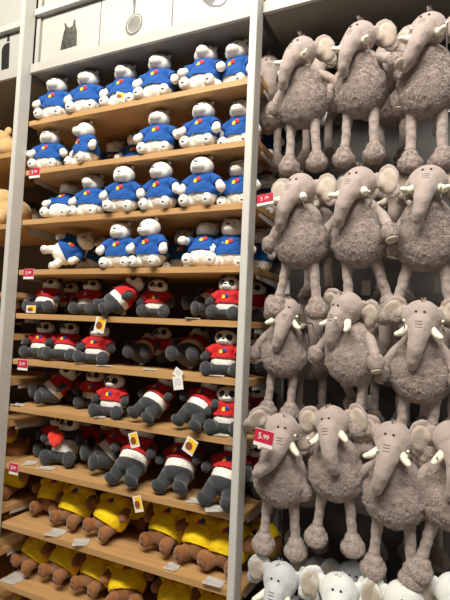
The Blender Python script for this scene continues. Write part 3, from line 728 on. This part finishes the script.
# third row
elephant(284, 350, Y0+.075, L+'third row, small one under two furry feet', 8, (4, 8, 6), -.01, er=(0, 10, -60), el=(0, -10, 60), ar=(0, 15, 0), al=(0, 25, 0), sc=.88, lr=(0, 5, 0), ll=(0, 6, 0))
elephant(352, 353, Y0, L+'third row, middle one with its head bowed left', -14, (14, 6, -24), -.02, er=(0, 20, 0), el=(0, 20, 20), al=(-20, -5, 0), ar=(0, 20, 0), sc=.93, ll=(0, 8, 0), lr=(45, 0, 0))
elephant(421, 368, Y0, L+'third row, right one with both tusks spread', 0, (2, 2, -4), -.01, er=(0, 30, 0), el=(0, -30, 0), al=(-20, -5, 0), ar=(0, 12, 0), sc=.95, lr=(0, 4, 0), ll=(0, 6, 0))
# fourth row
elephant(281, 474, Y0+.02, L+'fourth row, behind the lower price tag', 4, (2, 6, 8), -.045, er=(0, 35, 0), el=(0, 20, 0), ar=(0, -15, 0), al=(0, 5, 0), sc=.98, lr=(0, 3, 0), ll=(0, -3, 0))
elephant(336, 468, Y0+.01, L+'fourth row, second from the post, narrow trunk hanging straight', -4, (0, -14, -4), 0.0, er=(0, 25, 0), el=(0, -10, 0), ar=(0, -25, 0), al=(0, 15, 0), sc=.94, lr=(0, 6, 0), ll=(0, -4, 0))
elephant(394, 491, Y0, L+'fourth row, furriest one with folded right ear', -4, (-6, 0, -6), -.02, er=(0, 30, 0), el=(0, 5, 25), al=(10, 10, 0), ar=(0, 20, 0), sc=.98, lr=(0, 4, 0), ll=(0, -2, 0))
elephant(452, 492, Y0, L+'fourth row, cut by the right picture edge', 4, (2, 0, 4), -.01, ar=(0, 10, 0), sc=.98, lr=(0, 12, 0))
# behind
BK = 'mauve-grey elephant hanging behind the '
for (x, y, t_) in ((318, 100, 'first and middle ones of the top row'), (268, 108, 'steel post in the top row'), (392, 98, 'middle and right ones of the top row'),
                   (318, 236, 'first and middle ones of the second row'), (394, 236, 'middle and right ones of the second row'),
                   (312, 352, 'small one of the third row'), (388, 356, 'middle and right ones of the third row'), (440, 360, 'right one of the third row'),
                   (308, 478, 'first and second of the fourth row'), (365, 484, 'second and furriest of the fourth row'), (424, 486, 'furriest and last of the fourth row')):
    elephant(x, y, .17, BK+t_, random.uniform(-20, 20), (4, random.uniform(-8, 8), random.uniform(-15, 15)), 0.0, er=(0, 15, 0), el=(0, -15, 0), sc=.92)
def care_tag(px, py, Y, el_, rz):
    p = unp(px, py, Y); bm = bmesh.new(); box_bm(bm, -.014, .014, -.0006, .0006, -.024, .024)
    o = link('care_tag', bm_mesh(bm, 't', False), M['paper'], el_); o['label'] = 'white care tag'; TAGS.append((o, p, rz, el_))
TAGS = []
ELS = [o for o in bpy.data.objects if o.parent is None and o.name.startswith('plush_elephant') and 'label' in o]
for (x, y, Y, rz) in ((322, 118, .09, 20), (437, 128, .10, -10), (286, 287, .08, 0), (383, 238, .12, 0), (324, 236, .14, 15), (366, 288, .10, 0), (439, 285, .10, 10), (366, 402, .10, 5), (405, 418, .08, 0)):
    q = unp(x, y, Y); care_tag(x, y, Y, min(ELS, key=lambda e: (e.location-q).length), rz)
bpy.context.view_layer.update()
for o, p, rz, e in TAGS:
    o.matrix_parent_inverse = e.matrix_world.inverted(); o.location = p; o.rotation_euler = (0, R(rz*.5), R(rz))
# pale ones at the bottom
P = 'pale plush elephants under the hanging rows'
elephant(281, 628, -.01, 'pale blue-grey plush elephant at the foot of the steel post', -4, (4, 0, -2), 0.0, er=(0, 15, 0), el=(0, -20, 0), ar=(0, -50, 0), kind='grey', grp=P, lr=(70, 0, 0), ll=(70, 0, 0), tilt=0)
elephant(338, 645, -.03, 'off-white plush elephant with a smiling seam at the bottom edge', -2, (-4, 0, 4), 0.0, er=(0, 15, 0), el=(0, -25, 0), kind='white', grp=P, lr=(70, 0, 0), ll=(70, 0, 0), tilt=0)
elephant(402, 655, -.01, 'off-white plush elephant under the furriest hanging one', 4, (0, 0, 8), 0.0, er=(0, 15, 0), el=(0, -15, 0), kind='white', grp=P, lr=(70, 0, 0), ll=(70, 0, 0), tilt=0)
elephant(352, 618, .17, 'small pale grey plush elephant half hidden behind the off-white ones', 8, (0, 0, 0), 0.0, kind='grey', grp=P, lr=(70, 0, 0), ll=(70, 0, 0), tilt=0, sc=.9)
elephant(318, 612, .20, 'pale grey plush elephant in shadow between the two front pale ones', -8, (0, 0, 0), 0.0, kind='grey', grp=P, lr=(70, 0, 0), ll=(70, 0, 0), tilt=0, sc=.9)
elephant(455, 650, .0, 'off-white plush elephant at the bottom right corner', 8, (0, 0, 0), 0.0, kind='white', grp=P, lr=(70, 0, 0), ll=(70, 0, 0), tilt=0)

# ------------------------------------------------------------------ hooks
def hook(px, py, Y, label):
    p = unp(px, py, Y); r = empty('peg_hook', (p.x, DEP+.01, p.z)); tag(r, label, 'hook', 'steel peg hooks of the elephant bay')
    y1 = p.y-(DEP+.01)
    bm = bmesh.new(); cap(bm, (0, 0, -.012), (0, y1+.012, -.012), .0022); cap(bm, (0, y1+.012, -.012), (0, y1, .002), .0022); link('rod', bm_mesh(bm), M['chrome'], r)
    bm = bmesh.new(); ell(bm, (0, y1, .004), (.0042, .0042, .0042), None, 10); link('tip', bm_mesh(bm), M['tusk'], r)
    bm = bmesh.new(); box_bm(bm, -.015, .015, -.004, .0, -.03, .012, .001); link('back_plate', bm_mesh(bm, 'b', False), M['chrome'], r)
for i, (x, y, t_) in enumerate([(306, 51, 'left of the top row'), (367, 38, 'middle of the top row'), (411, 30, 'left side of the highest head'), (447, 24, 'right side of the highest head'),
        (303, 200, 'by the second-row tusk near the upper price tag'), (369, 193, 'by the tusk of the middle second-row elephant'), (404, 191, 'left tusk of the right second-row elephant'), (441, 188, 'right tusk of the right second-row elephant'),
        (297, 318, 'by the tusk of the small third-row elephant'), (336, 320, 'under the bowed head of the third row'), (404, 322, 'left tusk of the right third-row elephant'), (443, 323, 'right tusk of the right third-row elephant'),
        (295, 437, 'beside the trunk behind the lower price tag'), (308, 440, 'left of the narrow straight trunk'), (377, 452, 'left tusk of the furriest elephant'), (408, 453, 'right tusk of the furriest elephant'), (437, 458, 'near the right picture edge')]):
    hook(x, y, -.115, 'steel peg hook with a white tip, '+t_)

# ------------------------------------------------------------------ price tags and hang tags
def text_mesh(s, size):
    c = bpy.data.curves.new('t', 'FONT'); c.body = s; c.size = size; c.align_x = 'CENTER'; c.align_y = 'CENTER'; c.extrude = .0004
    o = bpy.data.objects.new('t', c); COL.objects.link(o)
    dg = bpy.context.evaluated_depsgraph_get(); me = bpy.data.meshes.new_from_object(o.evaluated_get(dg)); bpy.data.objects.remove(o)
    me.transform(Matrix.Rotation(R(90), 4, 'X')); return me
def price(px, py, Y, wd, ht, label, yaw=0, roll=0, arm=False):
    p = unp(px, py, Y); r = empty('price_tag', p); tag(r, label, 'price tag', 'red 5.99 price tags')
    r.rotation_euler = (0, R(roll), R(yaw))
    def b(nm, *a): bm = bmesh.new(); box_bm(bm, *a); return link(nm, bm_mesh(bm, nm, False), None, r)
    def bb(nm, m, *a): o = b(nm, *a); o.data.materials.append(m); return o
    bb('red_card', M['pink'], -wd/2, wd/2, -.001, .001, -ht*.28, ht/2)
    bb('white_strip', M['paper'], -wd/2, wd/2, -.001, .001, -ht/2, -ht*.28)
    bb('holder', M['clear'], -wd/2-.001, wd/2+.001, .001, .0025, -ht/2-.001, ht/2+.001)
    me = text_mesh('5', ht*.52); o = link('digit', me, M['paper'], r, (-wd*.20, -.0016, ht*.10))
    me = text_mesh('.99', ht*.40); link('digits', me, M['paper'], r, (wd*.10, -.0016, ht*.10))
    if arm:
        bm = bmesh.new(); cap(bm, (0, .003, 0), (0, DEP+.01-Y, 0), .0022); link('arm', bm_mesh(bm), M['chrome'], r)
price(34.5, 173, -.004, .060, .044, 'red 5.99 price tag on the second board at its left end')
price(28.5, 274, -.004, .058, .044, 'red 5.99 price tag on the fourth board at its left end')
price(22.5, 365, -.004, .056, .044, 'red 5.99 price tag on the sixth board below the leftmost panda')
price(13.5, 469, -.004, .050, .046, 'red 5.99 price tag on the eighth board, lowest on the bear shelves')
price(265, 199.5, -.15, .056, .034, 'red 5.99 price tag in front of the second elephant row', yaw=-8, roll=-4, arm=True)
price(263.5, 438.5, -.15, .062, .050, 'red 5.99 price tag in front of the fourth elephant row', yaw=-6, roll=6, arm=True)

def toy_tag(px, py, Y, label, wd=.036, ht=.05, rot=(0, 0, 0), yellow=True):
    """card tied to a toy: parented to the nearest toy"""
    p = unp(px, py, Y)
    best = min((s[0] for s in SETTLE), key=lambda r: (r.matrix_world.translation+Vector((0, 0, .07))-p).length)
    bm = bmesh.new(); box_bm(bm, -wd/2, wd/2, -.0006, .0006, -ht/2, ht/2)
    o = link('hang_tag', bm_mesh(bm, 't', False), M['paper'], best)
    o.matrix_parent_inverse = best.matrix_world.inverted()
    o.location = p; o.rotation_euler = [R(a) for a in rot]; o['label'] = label
    if yellow:
        bm = bmesh.new(); box_bm(bm, -wd*.3, wd*.45, -.0014, -.0007, -ht*.30, ht*.44)
        q = link('yellow_print', bm_mesh(bm, 't', False), M['tyel'], o)
        bm = bmesh.new(); vs = [bm.verts.new((a-.003, -.0016, b-.002)) for a, b in circ(wd*.32, ht*.26, 12)]; bm.faces.new(vs)
        bmesh.ops.recalc_face_normals(bm, faces=bm.faces); link('brown_print', bm_mesh(bm, 't', False), M['tbrown'], o)
    else:
        bm = bmesh.new()
        for k in range(4): box_bm(bm, -wd*.3, wd*.3, -.0010, -.0007, ht*(.28-.14*k), ht*(.30-.14*k))
        link('print_lines', bm_mesh(bm, 't', False), M['seam'], o)
toy_tag(120, 96, -.008, 'brown and white paper tag', .045, .030, (0, 20, 0))
toy_tag(100, 325, -.012, 'yellow and brown hang tag', .05, .06, (0, 12, 0))
toy_tag(31, 309, .0, 'brown and white tag', .055, .032, (0, 0, 0))
toy_tag(178, 383, -.02, 'white care tag', .040, .048, (0, -10, 0), False)
toy_tag(178, 373, -.012, 'white folded care tag', .036, .03, (0, 30, 0), False)
toy_tag(134, 440, -.03, 'yellow and brown hang tag', .040, .055, (0, -20, 0))
toy_tag(190, 446, -.03, 'yellow and brown hang tag', .046, .055, (0, 25, 0))
toy_tag(138, 504, -.01, 'yellow and brown hang tag over the board edge', .038, .058, (0, -18, 0))
def flat_tag(px, k, Y, wd, ln, yaw, label):
    z = Z[k]+.002; x = x_at(px, Y, z); p = Vector((x, Y, z))
    best = min((s[0] for s in SETTLE if abs(s[0].matrix_world.translation.z-Z[k]) < .12), key=lambda r: (r.matrix_world.translation-p).length)
    bm = bmesh.new(); n = 6; g = []
    for i in range(n+1):
        y = -ln/2+ln*i/n; zz = .0008 if i > 1 else .0008
        g.append([bm.verts.new((-wd/2, y, .002+.002*math.sin(i*1.3))), bm.verts.new((wd/2, y, .002+.002*math.sin(i*1.3+1)))])
    for a, b in zip(g, g[1:]): bm.faces.new((a[0], a[1], b[1], b[0]))
    bmesh.ops.solidify(bm, geom=bm.faces[:], thickness=.0006)
    o = link('paper_tag', bm_mesh(bm, 't', False), M['paper'], best); o.matrix_parent_inverse = best.matrix_world.inverted()
    o.location = p; o.rotation_euler = (0, 0, R(yaw)); o['label'] = label
for a in [(193, 5, .012, .05, .04, 10), (105, 6, .012, .07, .03, 0), (150, 6, .014, .05, .03, 10), (217, 6, .012, .05, .03, 0), (18, 7, .015, .06, .04, 0), (100, 7, .012, .04, .03, 20),
          (222, 7, .012, .05, .03, 0), (30, 8, .045, .05, .06, 30), (46, 8, .03, .07, .05, 10), (56, 9, .03, .07, .07, 10), (81, 9, .015, .06, .06, 30), (197, 8, .03, .07, .05, 10), (215, 8, -.0, .07, .06, 30), (172, 9, .03, .05, .05, 0), (214, 9, .012, .07, .05, 0), (14, 10, .04, .08, .08, 0)]:
    flat_tag(*a, 'white paper tag')
for o in bpy.data.objects:
    for q in ('_j', '_k', '_l', '_d'):
        if q in o: del o[q]

for o in bpy.data.objects:
    if o.parent is None and 'label' in o and len(o['label'].split()) > 16: print('LONG', o['label'])
